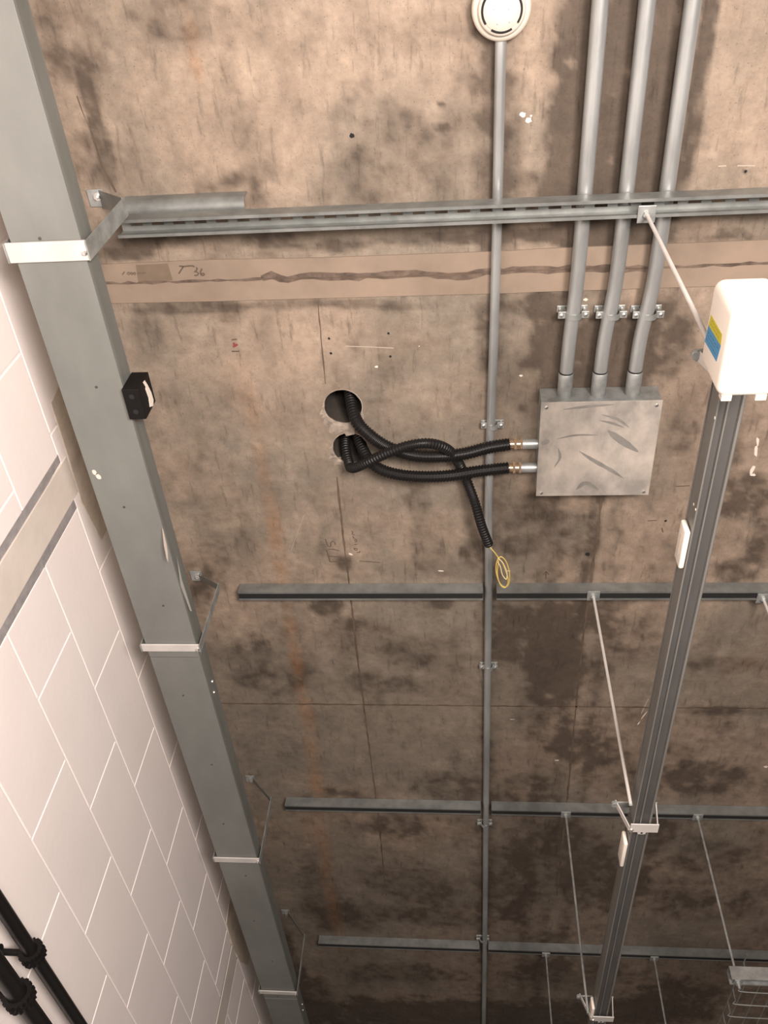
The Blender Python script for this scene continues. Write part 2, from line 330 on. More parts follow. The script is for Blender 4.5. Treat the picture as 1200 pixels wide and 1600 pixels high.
    # smooth infill band across the slab with its rough centre joint
    ed = [(-1.0,0.812),(-0.6,0.812),(-0.2,0.803),(0.1,0.798),(0.3,0.797),(0.6,0.792),(1.2,0.79),(2.0,0.79)]
    def yat(px, py): p = atz(px, py, H); return (p.x, p.y)
    near = [yat(*p) for p in ((90,416),(164,412),(330,405),(500,402),(800,391),(840,388),(1200,374),(1500,365))]
    far = [yat(*p) for p in ((90,478),(175,473),(330,470),(500,465),(800,457),(840,455),(1060,448),(1200,443),(1500,434))]
    bm = B(); poly = near + far[::-1]; prism(bm, poly, 'z', H-0.004, H+0.002); obj('infill_band', bm, m_infill, o)
    bm = B()
    mid = [(100,447),(164,443),(300,440),(410,436)]
    ribbon(bm, mid, .006, H-0.0048, .6)
    ribbon(bm, [(410,436),(425,430),(450,438),(470,432),(500,431),(560,432),(600,430),(650,428),(700,430),(715,433),(760,424),(800,423),(900,420),(1010,420)], .017, H-0.0048, .28)
    ribbon(bm, [(1010,419),(1100,415),(1200,411),(1400,404)], .006, H-0.0048, .6)
    obj('rough_joint', bm, m_mortarline, o); bm = B(); ribbon(bm, [(405,436),(500,434),(600,433),(700,429),(800,423),(900,420),(1010,419)], .0035, H-0.0054, .8); obj('joint_crack', bm, m_crack, o)
    bm = B(); patch = [atz(*p, H-0.0046) for p in ((212,414),(262,412),(270,438),(216,441))]; f = [bm.verts.new(p) for p in patch]; bm.faces.new(f); obj('dark_square_patch', bm, mat('brown_patch', (0.17,0.128,0.09), .8, 0, .2, 12), o)
    # pencil and marker writing
    bm = B(); zt = H-0.0050
    def strokes(S, wd, z): 
        for s in S: ribbon(bm, s, wd, z)
    def zz(x0, y0, w_, pts): return [(x0+a*w_, y0+b_*w_) for a, b_ in pts]
    k = 80/1200
    T = lambda pts: [(270+a*k, 400+b_*k) for a, b_ in pts]
    strokes([T([(150,235),(260,245),(400,230),(470,232),(510,258)]), T([(245,250),(200,320),(140,415)]),
             T([(545,262),(575,300),(545,345),(500,372),(560,372),(600,400),(590,440),(540,460),(505,450)]), T([(685,295),(655,350),(648,410),(670,455),(720,455),(745,425),(715,405),(665,420)])], .0035, zt)
    T = lambda pts: [(120+a*.3167, 280+b_*.3167) for a, b_ in pts]
    strokes([T([(224,472),(236,456)]), T([(255,458),(248,466),(256,472),(264,464),(255,458)]), T([(270,459),(264,466),(271,472),(278,464),(270,459)]), T([(284,459),(279,466),(286,472),(291,464),(284,459)]),
             T([(300,468),(304,460),(308,467),(313,460),(317,467)]), T([(322,467),(326,460),(331,466),(336,459),(340,464)])], .0022, zt)
    zt = H-0.0008; k = 100/1200
    T = lambda pts: [(500+a*k, 820+b_*k) for a, b_ in pts]
    strokes([T([(100,265),(125,350),(155,405)]), T([(200,410),(200,340),(240,305),(280,330),(285,380)]), T([(155,405),(200,412)]), T([(150,455),(260,460),(360,490)]), T([(125,470),(150,560),(185,690)]), T([(170,590),(350,600)]), T([(185,692),(340,690),(430,700)]), T([(740,680),(900,690),(1130,710)]),
             T([(590,120),(620,140),(600,180),(650,185)]), T([(615,215),(630,250),(660,255)]), T([(640,290),(680,270),(690,310),(650,320)]), T([(640,365),(700,370)]), T([(640,440),(700,450),(690,480),(650,470),(640,440)]), T([(690,515),(740,520),(755,490)])], .0030, zt)
    strokes([[(362,531),(370,530)],[(362,549),(374,549)],[(853,893),(853,905)],[(849,898),(853,893),(858,898)]], .0035, zt)
    strokes([[(1012,814),(1026,813)],[(1034,825),(1036,832)],[(1056,760),(1078,759)]], .003, zt)
    obj('pencil_writing', bm, m_pencil, o)
    bm = B(); strokes([[(364,536),(370,541)],[(364,542),(371,538)]], .006, zt); obj('red_mark', bm, mat('faded_red_marker', (0.22,0.05,0.05), .8), o)
    bm = B()
    for (px, py, r) in ((514,529,.0038),(517,552,.0038),(607,521,.0038),(610,557,.0038),(1165,268,.0038),(550,212,.006),(1040,814,.004),(918,866,.008)):
        c = atz(px, py, H-0.0008); n = 10; bm.faces.new([bm.verts.new((c.x+r*math.cos(a)*random.uniform(.7,1.1), c.y+r*math.sin(a)*random.uniform(.7,1.1), c.z)) for a in [2*math.pi*q/n for q in range(n)]])
    islands('plug_hole', bm, m_void, o)
    bm = B()
    def blob(px, py, rx, ry, rot=0):
        c = atz(px, py, H-0.001); n = 12; ca, sa = math.cos(rot), math.sin(rot); s = (atz(px+1, py, H)-atz(px, py, H)).length; pts = []
        for q in range(n):
            a = 2*math.pi*q/n; j = random.uniform(.65, 1.15); u, v = rx*math.cos(a)*j, ry*math.sin(a)*j
            pts.append(bm.verts.new((c.x+s*(u*ca-v*sa), c.y+s*(u*sa+v*ca), c.z)))
        bm.faces.new(pts)
    for p in ((817,179,5,4),(826,188,6,4),(830,181,2,2),(548,866,4,2,.5),(588,573,3,2),(689,892,5,1.5),(795,892,3,1),(814,587,3,2),(870,1188,4,1.6),(1197,1198,4,3),(1184,690,2.5,9,-.2),(1181,705,3,12,-.15),(1175,735,3,10,.2),(1176,742,5,3),(915,468,4,3),(1006,1118,1,12,.35),(998,1130,1,6,.3),(655,541,1.3,.8),(800,1124,4,.8)): blob(*p)
    islands('plaster_splash', bm, m_splash, o); bm = B()
    ribbon(bm, [(540,541),(575,542),(615,544)], .0025); ribbon(bm, [(455,860),(475,805)], .0012)
    ribbon(bm, [(1013,1092),(1002,1115)], .003); ribbon(bm, [(1122,260),(1135,259)], .003); ribbon(bm, [(1152,259),(1180,259)], .003); ribbon(bm, [(1105,297),(1132,296)], .003)
    islands('pale_scratch', bm, mat('pale_scratch', (.42,.36,.29), .8), o)
    return o
ceiling()

# ---------------------------------------------------------------- left wall of painted blocks, floor
XW = -1.0
def wall():
    bm = B(); t = 0.0020
    zc = 1.727; course = 0.2255; yb = 1.785
    gaps = [(1.172, 1.340), (3.70, 3.85)]
    k = -13
    while zc+(k)*course < H:
        z0 = zc+k*course+0.0022; z1 = min(zc+(k+1)*course-0.0022, H)
        off = 0 if (k % 2) else 0.225
        y = yb-0.45*14+off
        while y < 7:
            a, b_ = y+0.0032, y+0.45-0.0032
            segs = [(a, b_)]
            for g0, g1 in gaps:
                if k >= 0: continue
                ns = []
                for s0, s1 in segs:
                    if s1 <= g0 or s0 >= g1: ns.append((s0, s1)); continue
                    if s0 < g0-0.02: ns.append((s0, g0))
                    if s1 > g1+0.02: ns.append((g1, s1))
                segs = ns
            for s0, s1 in segs:
                if s0 > 6.5 or s1 < -2.6: continue
                box(bm, XW-0.05, XW, s0, s1, z0, z1)
            y += 0.45
        k += 1
    o = struct(obj('wall_left', bm, m_wall, loc=(XW, 0, -EYE), bevel=0.002, segs=2))
    bm = B(); box(bm, XW-0.20, XW-t, -2.6, 6.5, -EYE, H+0.2); obj('joint_bed', bm, m_mortar, o)
    bm = B()
    rnd = random.Random(3)
    def seal(y0, y1, z0, z1, x):
        n = 40; rows = []
        for i in range(n+1):
            z = z0+(z1-z0)*i/n; rows.append([bm.verts.new((XW+xx, yy+rnd.uniform(-.003,.003), z)) for xx, yy in ((-.004, y0), (x, y0+.004), (x, y1-.004), (-.004, y1))])
        for a, b_ in zip(rows, rows[1:]):
            for j in range(3): bm.faces.new((a[j], a[j+1], b_[j+1], b_[j]))
    seal(1.168, 1.200, -EYE, 1.765, -.001); seal(1.305, 1.345, -EYE, 1.75, -.001); islands('sealant_bead', bm, m_sealant, o)
    bm = B(); seal(3.695, 3.712, -EYE, 1.73, -.001); seal(3.838, 3.856, -EYE, 1.73, -.001); islands('sealant_bead', bm, m_sealant, o)
    bm = B(); box(bm, XW-.02, XW+.002, 1.198, 1.308, -EYE, 1.76); box(bm, XW-.02, XW+.002, 3.712, 3.838, -EYE, 1.72); islands('cream_joint_strip', bm, m_creamstrip, o, bevel=.001)
    bm = B(); prism(bm, [(1.05,1.775),(1.2,1.768),(1.34,1.757),(1.50,1.79),(1.50,1.95),(1.02,1.95)], 'x', XW, XW+.003); prism(bm, [(3.55,1.735),(3.7,1.72),(3.9,1.735),(4.05,1.79),(4.05,1.9),(3.5,1.9)], 'x', XW, XW+.003); islands('beige_plaster_patch', bm, m_beige, o)
    bm = B(); box(bm, -1.2, 2.2, -2.6, 6.5, -EYE-0.1, -EYE); struct(obj('floor', bm, m_floor, loc=(0, 0, -EYE)))
wall()

# ---------------------------------------------------------------- strut channels
def channel(bm, y0, y1, x0, x1, zb, zt, lip=0.0075, t=0.0025, slots=False):
    """C channel along x, mouth downwards"""
    box(bm, x0, x1, y0, y0+t, zb, zt); box(bm, x0, x1, y1-t, y1, zb, zt)
    box(bm, x0, x1, y0+t, y0+lip, zb, zb+t); box(bm, x0, x1, y1-lip, y1-t, zb, zb+t)
    box(bm, x0, x1, y0+lip-t, y0+lip, zb+t, zb+t+.007); box(bm, x0, x1, y1-lip, y1-lip+t, zb+t, zb+t+.007)
    if not slots: box(bm, x0, x1, y0+t, y1-t, zt-t, zt); return
    ym = (y0+y1)/2; sw = 0.007
    box(bm, x0, x1, y0+t, ym-sw, zt-t, zt); box(bm, x0, x1, ym+sw, y1-t, zt-t, zt)
    x = x0
    while x < x1: box(bm, x, min(x+0.022, x1), ym-sw, ym+sw, zt-t, zt); x += 0.05
def strut(x0, x1, y0, y1, zb, zt, label, slots=False, skew=0.0):
    bm = B(); channel(bm, y0, y1, x0, x1, zb, zt, slots=slots, lip=.0070)
    if skew: bmesh.ops.transform(bm, matrix=Matrix.Rotation(skew, 4, 'Z'), verts=bm.verts)
    o = tag(obj('strut_channel', bm, m_strut, loc=((x0+x1)/2, (y0+y1)/2, zt)), label, 'strut', None)
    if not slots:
        bm = B(); box(bm, x0+.001, x1-.001, y0+.0072, y1-.0072, zb+.0010, zb+.0024); obj('slot_shade_strip', bm, m_void, o)  # dark strip standing in for the shaded inside of the channel
    return o
strut(-0.775, 0.86, 0.654, 0.695, 1.900, 1.941, 'long slotted steel strut nearest the viewer, running from the wall trunking under all pipes', True)
SY = (1.862, 3.032, 4.180); names = ('level with the loose yellow wire', 'level with the hanging bracket of the lighting trunking', 'farthest from the viewer in the dark part')
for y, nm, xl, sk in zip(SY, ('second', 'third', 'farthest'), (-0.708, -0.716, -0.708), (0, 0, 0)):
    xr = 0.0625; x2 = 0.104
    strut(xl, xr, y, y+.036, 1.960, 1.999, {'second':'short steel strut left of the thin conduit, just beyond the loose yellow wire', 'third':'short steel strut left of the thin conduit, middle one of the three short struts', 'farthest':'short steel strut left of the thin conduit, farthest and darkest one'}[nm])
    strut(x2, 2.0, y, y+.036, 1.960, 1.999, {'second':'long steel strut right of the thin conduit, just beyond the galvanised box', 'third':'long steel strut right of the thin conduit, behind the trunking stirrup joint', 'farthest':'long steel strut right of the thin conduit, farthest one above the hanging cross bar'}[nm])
bm = B()   # half round packing piece above the first strut
n = 14; R = 0.022; pr = [(0.655+R*math.cos(math.pi*k/n)*-1, 1.974-R*math.sin(math.pi*k/n)*1.0) for k in range(n+1)]; pi_ = [(0.655-(R-.003)*math.cos(math.pi*k/n), 1.974-(R-.003)*math.sin(math.pi*k/n)) for k in range(n+1)]
pr = [(0.633, 1.9995)]+pr+[(0.677, 1.9995), (0.674, 1.9995)]+pi_[::-1]+[(0.636, 1.9995)]
prism(bm, pr, 'x', -0.772, -0.485)
tag(obj('packing_channel', bm, m_strut, smooth=True), 'short round-edged steel packing piece between the near strut and the ceiling by the wall', 'channel')

# ---------------------------------------------------------------- wall trunking on brackets
DX0, DX1, DZ0, DZ1 = -0.869, -0.729, 1.602, 1.664
def duct(y0, y1, label):
    t = thing('cable_trunking', label, 'trunking', ((DX0+DX1)/2, (y0+y1)/2, DZ1), 'steel trunking lengths along the wall')
    bm = B(); box(bm, DX0, DX1, y0, y1, DZ0+.0035, DZ1); obj('body', bm, m_ductside, t, bevel=.0012)
    bm = B(); box(bm, DX0-.001, DX1+.001, y0+.001, y1-.001, DZ0, DZ0+.0034); box(bm, DX1, DX1+.0012, y0+.001, y1-.001, DZ0, DZ0+.010); obj('lid', bm, m_duct, t, bevel=.0006)
    bm = B(); y = y0+.16; q = 0
    while y < y1: lathe(bm, ((DX0+DX1)/2+(0.012 if q % 2 else -.01), y, DZ0), (0,0,-1), [(.0032,0),(.0030,.0012),(.0012,.0018)], 10); y += .33; q += 1
    islands('lid_screw', bm, mat('dull_screw', (.10,.09,.08), .5, .5), t, smooth=True)
    if y0 > 1:
        bm = B(); lathe(bm, (DX1, y0+.145, 1.642), (1,0,0), [(.006,0),(.005,.003),(.002,.004)], 12); lathe(bm, (DX1, y0+.182, 1.633), (1,0,0), [(.006,0),(.005,.003),(.002,.004)], 12); islands('side_bolt', bm, m_screw, t, smooth=True)
    return t
duct(-0.9, 1.770, 'long near length of grey steel trunking beside the white block wall, carrying the black box')
duct(1.772, 3.93, 'middle length of grey steel trunking beside the wall, beyond the second pale strap')
duct(3.932, 6.2, 'farthest length of grey steel trunking at the dark bottom left of the ceiling')
bm = B()
for (px, py, a, b_) in ((147,738,.006,.010),(154,745,.007,.009)):
    c = atz(px, py, DZ0-.0005); bm.faces.new([bm.verts.new((c.x+a*math.cos(q*.7)*random.uniform(.7,1.1), c.y+b_*math.sin(q*.7)*random.uniform(.7,1.1), c.z)) for q in range(9)])
near_duct = [o for o in C.objects if o.name == 'cable_trunking'][0]
islands('paint_splash', bm, m_splash, near_duct)
bm = B()
P0 = [atx(*p, DX1+.0016) for p in ((253,824),(255,828),(260,850),(262,862),(263,879),(260,872),(256,852))]; bm.faces.new([bm.verts.new(p) for p in P0])
bm.faces.ensure_lookup_table(); islands('paint_scrape', bm, m_splash, near_duct); bm = B()
P0 = [atx(*p, DX1+.0016) for p in ((276,868),(284,905),(300,955),(297,955),(282,915))]; bm.faces.new([bm.verts.new(p) for p in P0])
islands('faint_scrape', bm, mat('grey_scrape', (.43,.425,.40), .6), near_duct)

def bracket(y, wd, label, dy=.10):
    t = thing('trunking_bracket', label, 'bracket', ((DX0+DX1)/2, y, 1.999), 'brackets holding the wall trunking')
    y0, y1 = y-wd/2, y+wd/2; th = .003; xa, xb = DX0-.012, DX1+.010; zt = 1.845
    bm = B(); box(bm, xa, xb, y0, y1, DZ0-.0035-th, DZ0-.0015); obj('strap', bm, m_strap, t, bevel=.0008)
    bm = B(); box(bm, xb, xb+th, y0, y1, DZ0-.009, zt); obj('side_arm', bm, m_galv, t, bevel=.0008)
    bm = B(); box(bm, xa-th, xa, y0, y1, DZ0-.009, zt); obj('side_arm', bm, m_galv, t, bevel=.0008)
    # hanger strap from the top bar up to a plate on the slab
    bm = B(); p0, p1 = Vector((xb-.001, y, zt-.006)), Vector((xb-.112, y+dy, 1.9935)); obox(bm, (p0+p1)/2, (p1-p0)/2, Vector((0, wd/2, 0)), (p1-p0).cross(Vector((0,1,0))).normalized()*.0013); obj('hanger_strap', bm, m_strut, t, bevel=.0004)
    bm = B(); box(bm, xb-.142, xb-.104, y+dy-.022, y+dy+.018, 1.9950, 1.999); obj('ceiling_plate', bm, m_galv, t, bevel=.0008)
    bm = B(); lathe(bm, (xb-.006, y+.004, DZ0-.0035-th), (0,0,-1), [(.0060,0),(.0060,.002),(.0035,.003),(.0035,.006)], 10); obj('strap_screw', bm, m_screw, t, smooth=True)
    bm = B(); lathe(bm, (xb-.118, y+dy-.006, 1.9950), (0,0,-1), [(.010,0),(.010,.003),(.007,.003),(.007,.009),(.004,.009),(.004,.014)], 6); obj('ceiling_bolt', bm, m_screw, t, smooth=True)
bracket(0.605, .040, 'pale strap bracket round the wall trunking at the slotted near strut', .03)
bracket(1.727, .026, 'pale strap bracket round the wall trunking, second from the viewer')
bracket(2.811, .027, 'pale strap bracket round the wall trunking, third from the viewer')
bracket(3.862, .027, 'dim strap bracket round the wall trunking, farthest one at the bottom')

# black box on the trunking side
t = thing('sounder_box', 'small black plastic box with a white curved mark on the side of the wall trunking', 'box', (-.709, .948, 1.626))
bm = B(); box(bm, -.7275, -.689, .910, .986, 1.588, 1.665); obj('housing', bm, m_black, t, bevel=.002)
bm = B()
for a, b_ in ((.928,0),(.966,0)): lathe(bm, (-.708, a, 1.588), (0,0,-1), [(.006,0),(.006,.0012),(.003,.0012)], 12)
islands('knockout', bm, m_void, t)
bm = B(); top = [atx(*p, -.6882) for p in ((225.5,594),(230,601),(236,613),(239.5,625),(239,634))]; bot = [atx(*p, -.6882) for p in ((223,597),(227.5,605),(227,608),(232,622),(234,636))]
A = [[bm.verts.new(p+Vector((dx,0,0))) for p in L_] for dx in (0,.0008) for L_ in (top, bot)]
for i in range(4): bm.faces.new((A[2][i], A[2][i+1], A[3][i+1], A[3][i])); bm.faces.new((A[0][i], A[2][i], A[2][i+1], A[0][i+1])); bm.faces.new((A[1][i], A[3][i], A[3][i+1], A[1][i+1]))
obj('white_mark', bm, m_white, t)

# ---------------------------------------------------------------- conduits on the ceiling
def conduit(name, pts, r, label, group, coup=None):
    t = thing(name, label, 'conduit', pts[0], group)
    bm = B(); P = resample(catmull(pts, 10), .03); P.append(Vector(pts[-1])); tube(bm, P, r, 20); obj('pipe', bm, m_conduit, t, smooth=True)
    if coup:
        for (y0, y1, rr) in coup:
            bm = B(); x = pts[-1][0]; z = pts[-1][2]; tube(bm, [(x, y0, z), (x, y0+.003, z), (x, y1-.002, z), (x, y1, z)], lambda i: (rr*.93, rr, rr, rr*.95)[i], 24); obj('coupler', bm, m_galv, t, smooth=True)
            bm = B(); tube(bm, [(x, y0-.004, z), (x, y0-.0005, z)], r*1.03, 24); obj('dark_joint_ring', bm, m_void, t, smooth=True)
    return t
conduit('thin_conduit', [(0.088, .33, 1.982), (.085, .9, 1.982), (.076, 1.5, 1.982), (.080, 1.88, 1.982), (.083, 3.0, 1.982), (.088, 4.2, 1.982), (.092, 6.3, 1.982)], .0118, 'thin single conduit running from the smoke detector to the far dark end', None)
def saddle(x, y, z, r, label, group, lug):
    t = thing('conduit_saddle', label, 'saddle', (x, y, 1.999), group)
    bm = B(); n = 14; w2 = .007
    arc = [(x+(r+.0005)*math.cos(a), z-(r+.0005)*math.sin(a)) for a in [math.pi*k/n for k in range(n+1)]]; out = [(x+(r+.0028)*math.cos(a), z-(r+.0028)*math.sin(a)) for a in [math.pi*k/n for k in range(n+1)]]
    prism(bm, arc+out[::-1], 'y', y-w2, y+w2); obj('strap', bm, m_galv, t, smooth=True)
    bm = B()
    for s in (-1, 1): box(bm, x+s*(r+.001)-(.0 if s > 0 else .0), x+s*(r+lug), y-w2-.002, y+w2+.002, z-.001, z+.0035)
    for s in (-1, 1): box(bm, x+s*(r+.0005), x+s*(r+.003), y-w2, y+w2, z, 1.996)
    box(bm, x-r-lug, x+r+lug, y-w2-.002, y+w2+.002, 1.9955, 1.999); obj('base', bm, m_galv, t, bevel=.0012)
    for s in (-1, 1):
        bm = B(); lathe(bm, (x+s*(r+lug*.6), y, z-.001), (0,0,-1), [(.004,-(1.9955-z)),(.004,-.0005),(.0052,0),(.0050,.002),(.003,.0035),(.001,.004)], 14);  obj('screw', bm, m_screw, t, smooth=True)
G1 = 'saddles on the thin conduit'
for px, py, l in ((769,667,'small saddle on the thin conduit beside the upper black hose end'), (763,1045,'small saddle on the thin conduit just beyond the second strut row'), (757,1290,'small saddle on the thin conduit beyond the third strut row'), (754,1470,'small saddle on the thin conduit at the farthest strut row')):
    p = atz(px, py, 1.975); saddle(p.x+(.001), p.y, 1.982, .0118, l, G1, .019)
BZ = 1.925; BX0, BX1, BY0, BY1 = .2045, .505, 1.170, 1.466
for k, (xa, xb, nm, px) in enumerate(((.277, .2655, 'left', 893), (.3670, .3500, 'middle', 950), (.4540, .4360, 'right', 1005))):
    z = 1.962
    conduit('thick_conduit', [(xa+.0015, -.05, z), (xa, .6, z), (xa-.002, .86, z), (xb+.002, 1.02, z), (xb, 1.165, z)], .0170, f'thick zinc conduit entering the galvanised box, {nm} one of three', 'thick conduits into the box', [(1.105, 1.171, .0192)])
    p = atz(px, 495, z-.01); xx = xa-.003
    saddle(xx-.001, p.y, z, .0170, f'two-lug saddle clamping the {nm} thick conduit before the box', 'saddles on the thick conduits', .020)

# ---------------------------------------------------------------- galvanised adaptable box
t = thing('junction_box', 'square galvanised junction box with a smeared lid under the three thick conduits', 'junction box', ((BX0+BX1)/2, (BY0+BY1)/2, 1.999))
bm = B(); box(bm, BX0-.004+.004, BX1-.0, BY0, BY1, BZ+.0025, 1.9985); obj('body', bm, m_galv, t, bevel=.0015)
bm = B(); box(bm, BX0-.001, BX1+.001, BY0-.001, BY1+.001, BZ-.0005, BZ+.002); obj('lid', bm, m_lid, t, bevel=.0006)
for x in (BX0+.013, BX1-.013):
    for y in (BY0+.013, BY1-.010):
        bm = B(); lathe(bm, (x, y, BZ-.0005), (0,0,-1), [(.0048,0),(.0046,.0018),(.0025,.003),(.0008,.0032)], 16); obj('lid_screw', bm, m_screw, t, smooth=True)
def smear(bm, pts, wd):
    P = [atz(*p, BZ-.0008) for p in pts]; P = catmull([p for p in P], 5); rows = []
    for i, p in enumerate(P):
        tt = (P[min(i+1, len(P)-1)]-P[max(i-1, 0)]).normalized(); s = Vector((-tt.y, tt.x, 0)); ww = wd*math.sin(math.pi*(i+.6)/(len(P)+.2))*random.uniform(.8, 1.1)
        rows.append((bm.verts.new(p+s*ww/2), bm.verts.new(p-s*ww/2)))
    for a, b_ in zip(rows, rows[1:]): bm.faces.new((a[0], b_[0], b_[1], a[1]))
bm = B()
for pts, wd in (([(940,648),(965,655),(983,668)], .006), ([(937,657),(955,661),(975,668)], .005), ([(950,673),(970,688),(997,706)], .016), ([(870,686),(900,680),(935,680)], .004), ([(866,730),(875,715),(872,700)], .005), ([(905,705),(925,718),(955,735),(975,748)], .008), ([(846,694),(858,688)], .012), ([(900,765),(915,755),(935,765)], .010), ([(880,640),(920,635),(960,632)], .006)): smear(bm, pts, wd*1.5)
islands('oily_smear', bm, mat('oil_smear', (.27,.26,.24), .45, .2, .2, 20), t)

# ---------------------------------------------------------------- corrugated hoses
def hose(pts, r, label, gland=None, smooth_tail=False, kinds='black hoses out of the bored holes'):
    t = thing('flexible_conduit', label, 'hose', pts[0], kinds)
    P = resample(catmull(pts, 14), .0021)
    bm = B(); n = len(P)
    tube(bm, P, lambda i: r*(1.0 if (i % 4) in (0, 1) else .87), 20)
    obj('corrugated_sleeve', bm, m_hose, t, smooth=False)
    if gland:
        x, y, z = gland; xe = BX0-.0005; f = r/.0165
        bm = B(); lathe(bm, (x, y, z), (1,0,0), [(.0105,-.004),(.0108,0),(.0112,.010),(.0112,.0105)], 24); lathe(bm, (x+.0105, y, z), (1,0,0), [(.0175,0),(.0175,.0065)], 6); lathe(bm, (x+.017, y, z), (1,0,0), [(.012,0),(.012,.010)], 24); lathe(bm, (x+.027, y, z), (1,0,0), [(.0165,0),(.0165,.006)], 6)
        obj('brass_gland', bm, m_brass, t, smooth=True)
        bm = B(); tube(bm, [(x+.033, y, z), (xe, y, z)], .0138, 24); obj('zinc_spigot', bm, m_conduit, t, smooth=True)
    return t
def W(px, py, z): p = atz(px, py, z); return (p.x, p.y, p.z)
zg = 1.957
gA = Vector(W(797, 694, zg)); gB = Vector(W(795, 731, zg))
hose([(-.318, 1.195, 2.16), (-.303, 1.203, 2.06), W(556, 655, 1.975), W(578, 680, 1.945), W(607, 699, 1.930), W(645, 711, 1.925), W(685, 713, 1.925), W(725, 709, 1.935), W(765, 699, 1.950), tuple(gA)], .0172, 'black corrugated hose from the first bored hole to the upper brass gland of the box', tuple(gA))
hose([(-.300, 1.33, 2.16), (-.290, 1.335, 2.05), W(572, 712, 1.975), W(592, 732, 1.945), W(625, 742, 1.930), W(665, 745, 1.925), W(705, 743, 1.930), W(750, 736, 1.948), tuple(gB)], .0165, 'black corrugated hose from the second bored hole to the lower brass gland of the box', tuple(gB))
hC = [(-.328, 1.345, 2.12), (-.326, 1.358, 2.03), W(546, 726, 1.965), W(549, 731, 1.938), W(557, 730, 1.915), W(575, 722, 1.890), W(605, 708, 1.880), W(640, 696, 1.878), W(672, 693, 1.885), W(699, 702, 1.910), W(716, 722, 1.965), W(728, 748, 1.965), W(742, 785, 1.935), W(752, 820, 1.92), W(764, 852, 1.915)]
hose(hC, .0140, 'black corrugated hose looping over the others to a loose open end with yellow wire')
# loose end wires
t = thing('loose_wire', 'thin yellow wire coiled in a narrow loop hanging from the open hose end', 'wire', hC[-1])
zz_ = 1.905
L1 = [W(760,843,1.917), W(766,855,zz_), W(775,866,zz_), W(779,875,zz_), W(777,895,zz_), W(781,912,zz_), W(788,918,zz_), W(795,912,zz_), W(796,895,zz_), W(791,878,zz_), W(783,870,zz_), W(777,876,zz_), W(775,892,zz_), W(781,911,zz_), W(790,917,zz_), W(794,905,zz_-.004), W(786,882,zz_-.004), W(779,872,zz_-.004)]
bm = B(); tube(bm, catmull(L1, 8), .0016, 8); obj('yellow_core', bm, m_yellow, t, smooth=True)
L2 = [W(778,872,zz_-.005), W(786,880,zz_-.007), W(792,895,zz_-.006), W(791,905,zz_-.006), W(785,898,zz_-.006), W(782,886,zz_-.006), W(778,878,zz_-.004)]
bm = B(); tube(bm, catmull(L2, 8), .0015, 8); obj('pale_core', bm, mat('pale_wire_sleeve', (.72,.62,.34), .45), t, smooth=True)

# ---------------------------------------------------------------- smoke detector
c = Vector((.0875, .292, 2.0))
t = thing('smoke_detector', 'round white smoke detector on the ceiling at the top edge', 'smoke detector', tuple(c))
bm = B(); lathe(bm, c, (0,0,-1), [(.050,0.001),(.058,.004),(.059,.020),(.0585,.030),(.056,.036),(.050,.040),(.0475,.0405)], 56); obj('base', bm, m_det, t, smooth=True)
bm = B(); lathe(bm, c, (0,0,-1), [(.0475,.036),(.0470,.046),(.044,.051),(.041,.0525),(.0395,.0500),(.0385,.0500),(.0375,.0535),(.030,.0585),(.018,.0615),(.0005,.0625)], 56); obj('cap', bm, m_det, t, smooth=True)
for a0, a1 in ((-.62, .62), (math.pi/2-.55, math.pi/2+.55), (math.pi-.62, math.pi+.62), (1.5*math.pi-.55, 1.5*math.pi+.55)):
    bm = B(); n = 14
    pi_ = [(c.x+.0362*math.cos(a0+(a1-a0)*k/n), c.y+.0362*math.sin(a0+(a1-a0)*k/n)) for k in range(n+1)]; po = [(c.x+.0400*math.cos(a0+(a1-a0)*k/n), c.y+.0400*math.sin(a0+(a1-a0)*k/n)) for k in range(n+1)]
    prism(bm, pi_+po[::-1], 'z', 2-.0550, 2-.050); obj('dark_vent', bm, m_void, t)
bm = B()
for px, py in ((795,15),(777,38),(772,15),(796,35)):
    p = atz(px, py, 1.9380); lathe(bm, p, (0,0,-1), [(.0012,0),(.001,.0004)], 8)
islands('speck', bm, mat('grey_speck', (.3,.26,.24), .6), t)

# ---------------------------------------------------------------- hanging rods
def rod(px, py, zb, label, zs=1.960, m=None, off=0.0):
    p = atz(px, py, zs); x, y = p.x, p.y
    t = thing('threaded_rod', label, 'hanging rod', (x, y, zs), 'threaded rods hanging from the struts')
    bm = B(); P = []; z = zs+.012
    while z > zb: P.append((x, y, z)); z -= .0022
    tube(bm, P, lambda i: .0043 if i % 2 else .0038, 10); obj('rod', bm, m_strap if y < 2.5 else m_galv, t, smooth=False)  # near rods paler, far ones darker: light fall-off put into the metal colour
    bm = B(); box(bm, x-.019, x+.019, y-.019, y+.019, zs-.0045, zs-.0006); obj('square_washer', bm, m_galv, t, bevel=.001)
    bm = B(); lathe(bm, (x, y, zs-.0045), (0,0,-1), [(.0085,0),(.0085,.007),(.007,.008)], 6); obj('nut', bm, m_galv, t)
    return Vector((x, y, zb))
rA = rod(1010, 334, 1.235, 'pale threaded rod running down from the near slotted strut to behind the white box', 1.900)
rB = rod(927, 930, 1.235, 'threaded rod from the second strut row down to the stirrup joint of the lighting trunking')
rC = rod(884, 1272, 1.235, 'threaded rod from the third strut row down to the lowest stirrup at the bottom edge')
rD = rod(1090, 1276, 1.365, 'threaded rod from the third strut row down to the hanging cross bar with wire basket')
rE = rod(853, 1491, 1.235, 'thin far rod from the farthest strut row, left of the lighting trunking')
rF = rod(1022, 1497, 1.365, 'thin far rod from the farthest strut row, right of the lighting trunking')
rG = rod(1192, 934, 1.365, 'threaded rod from the second strut row leaving at the right edge')

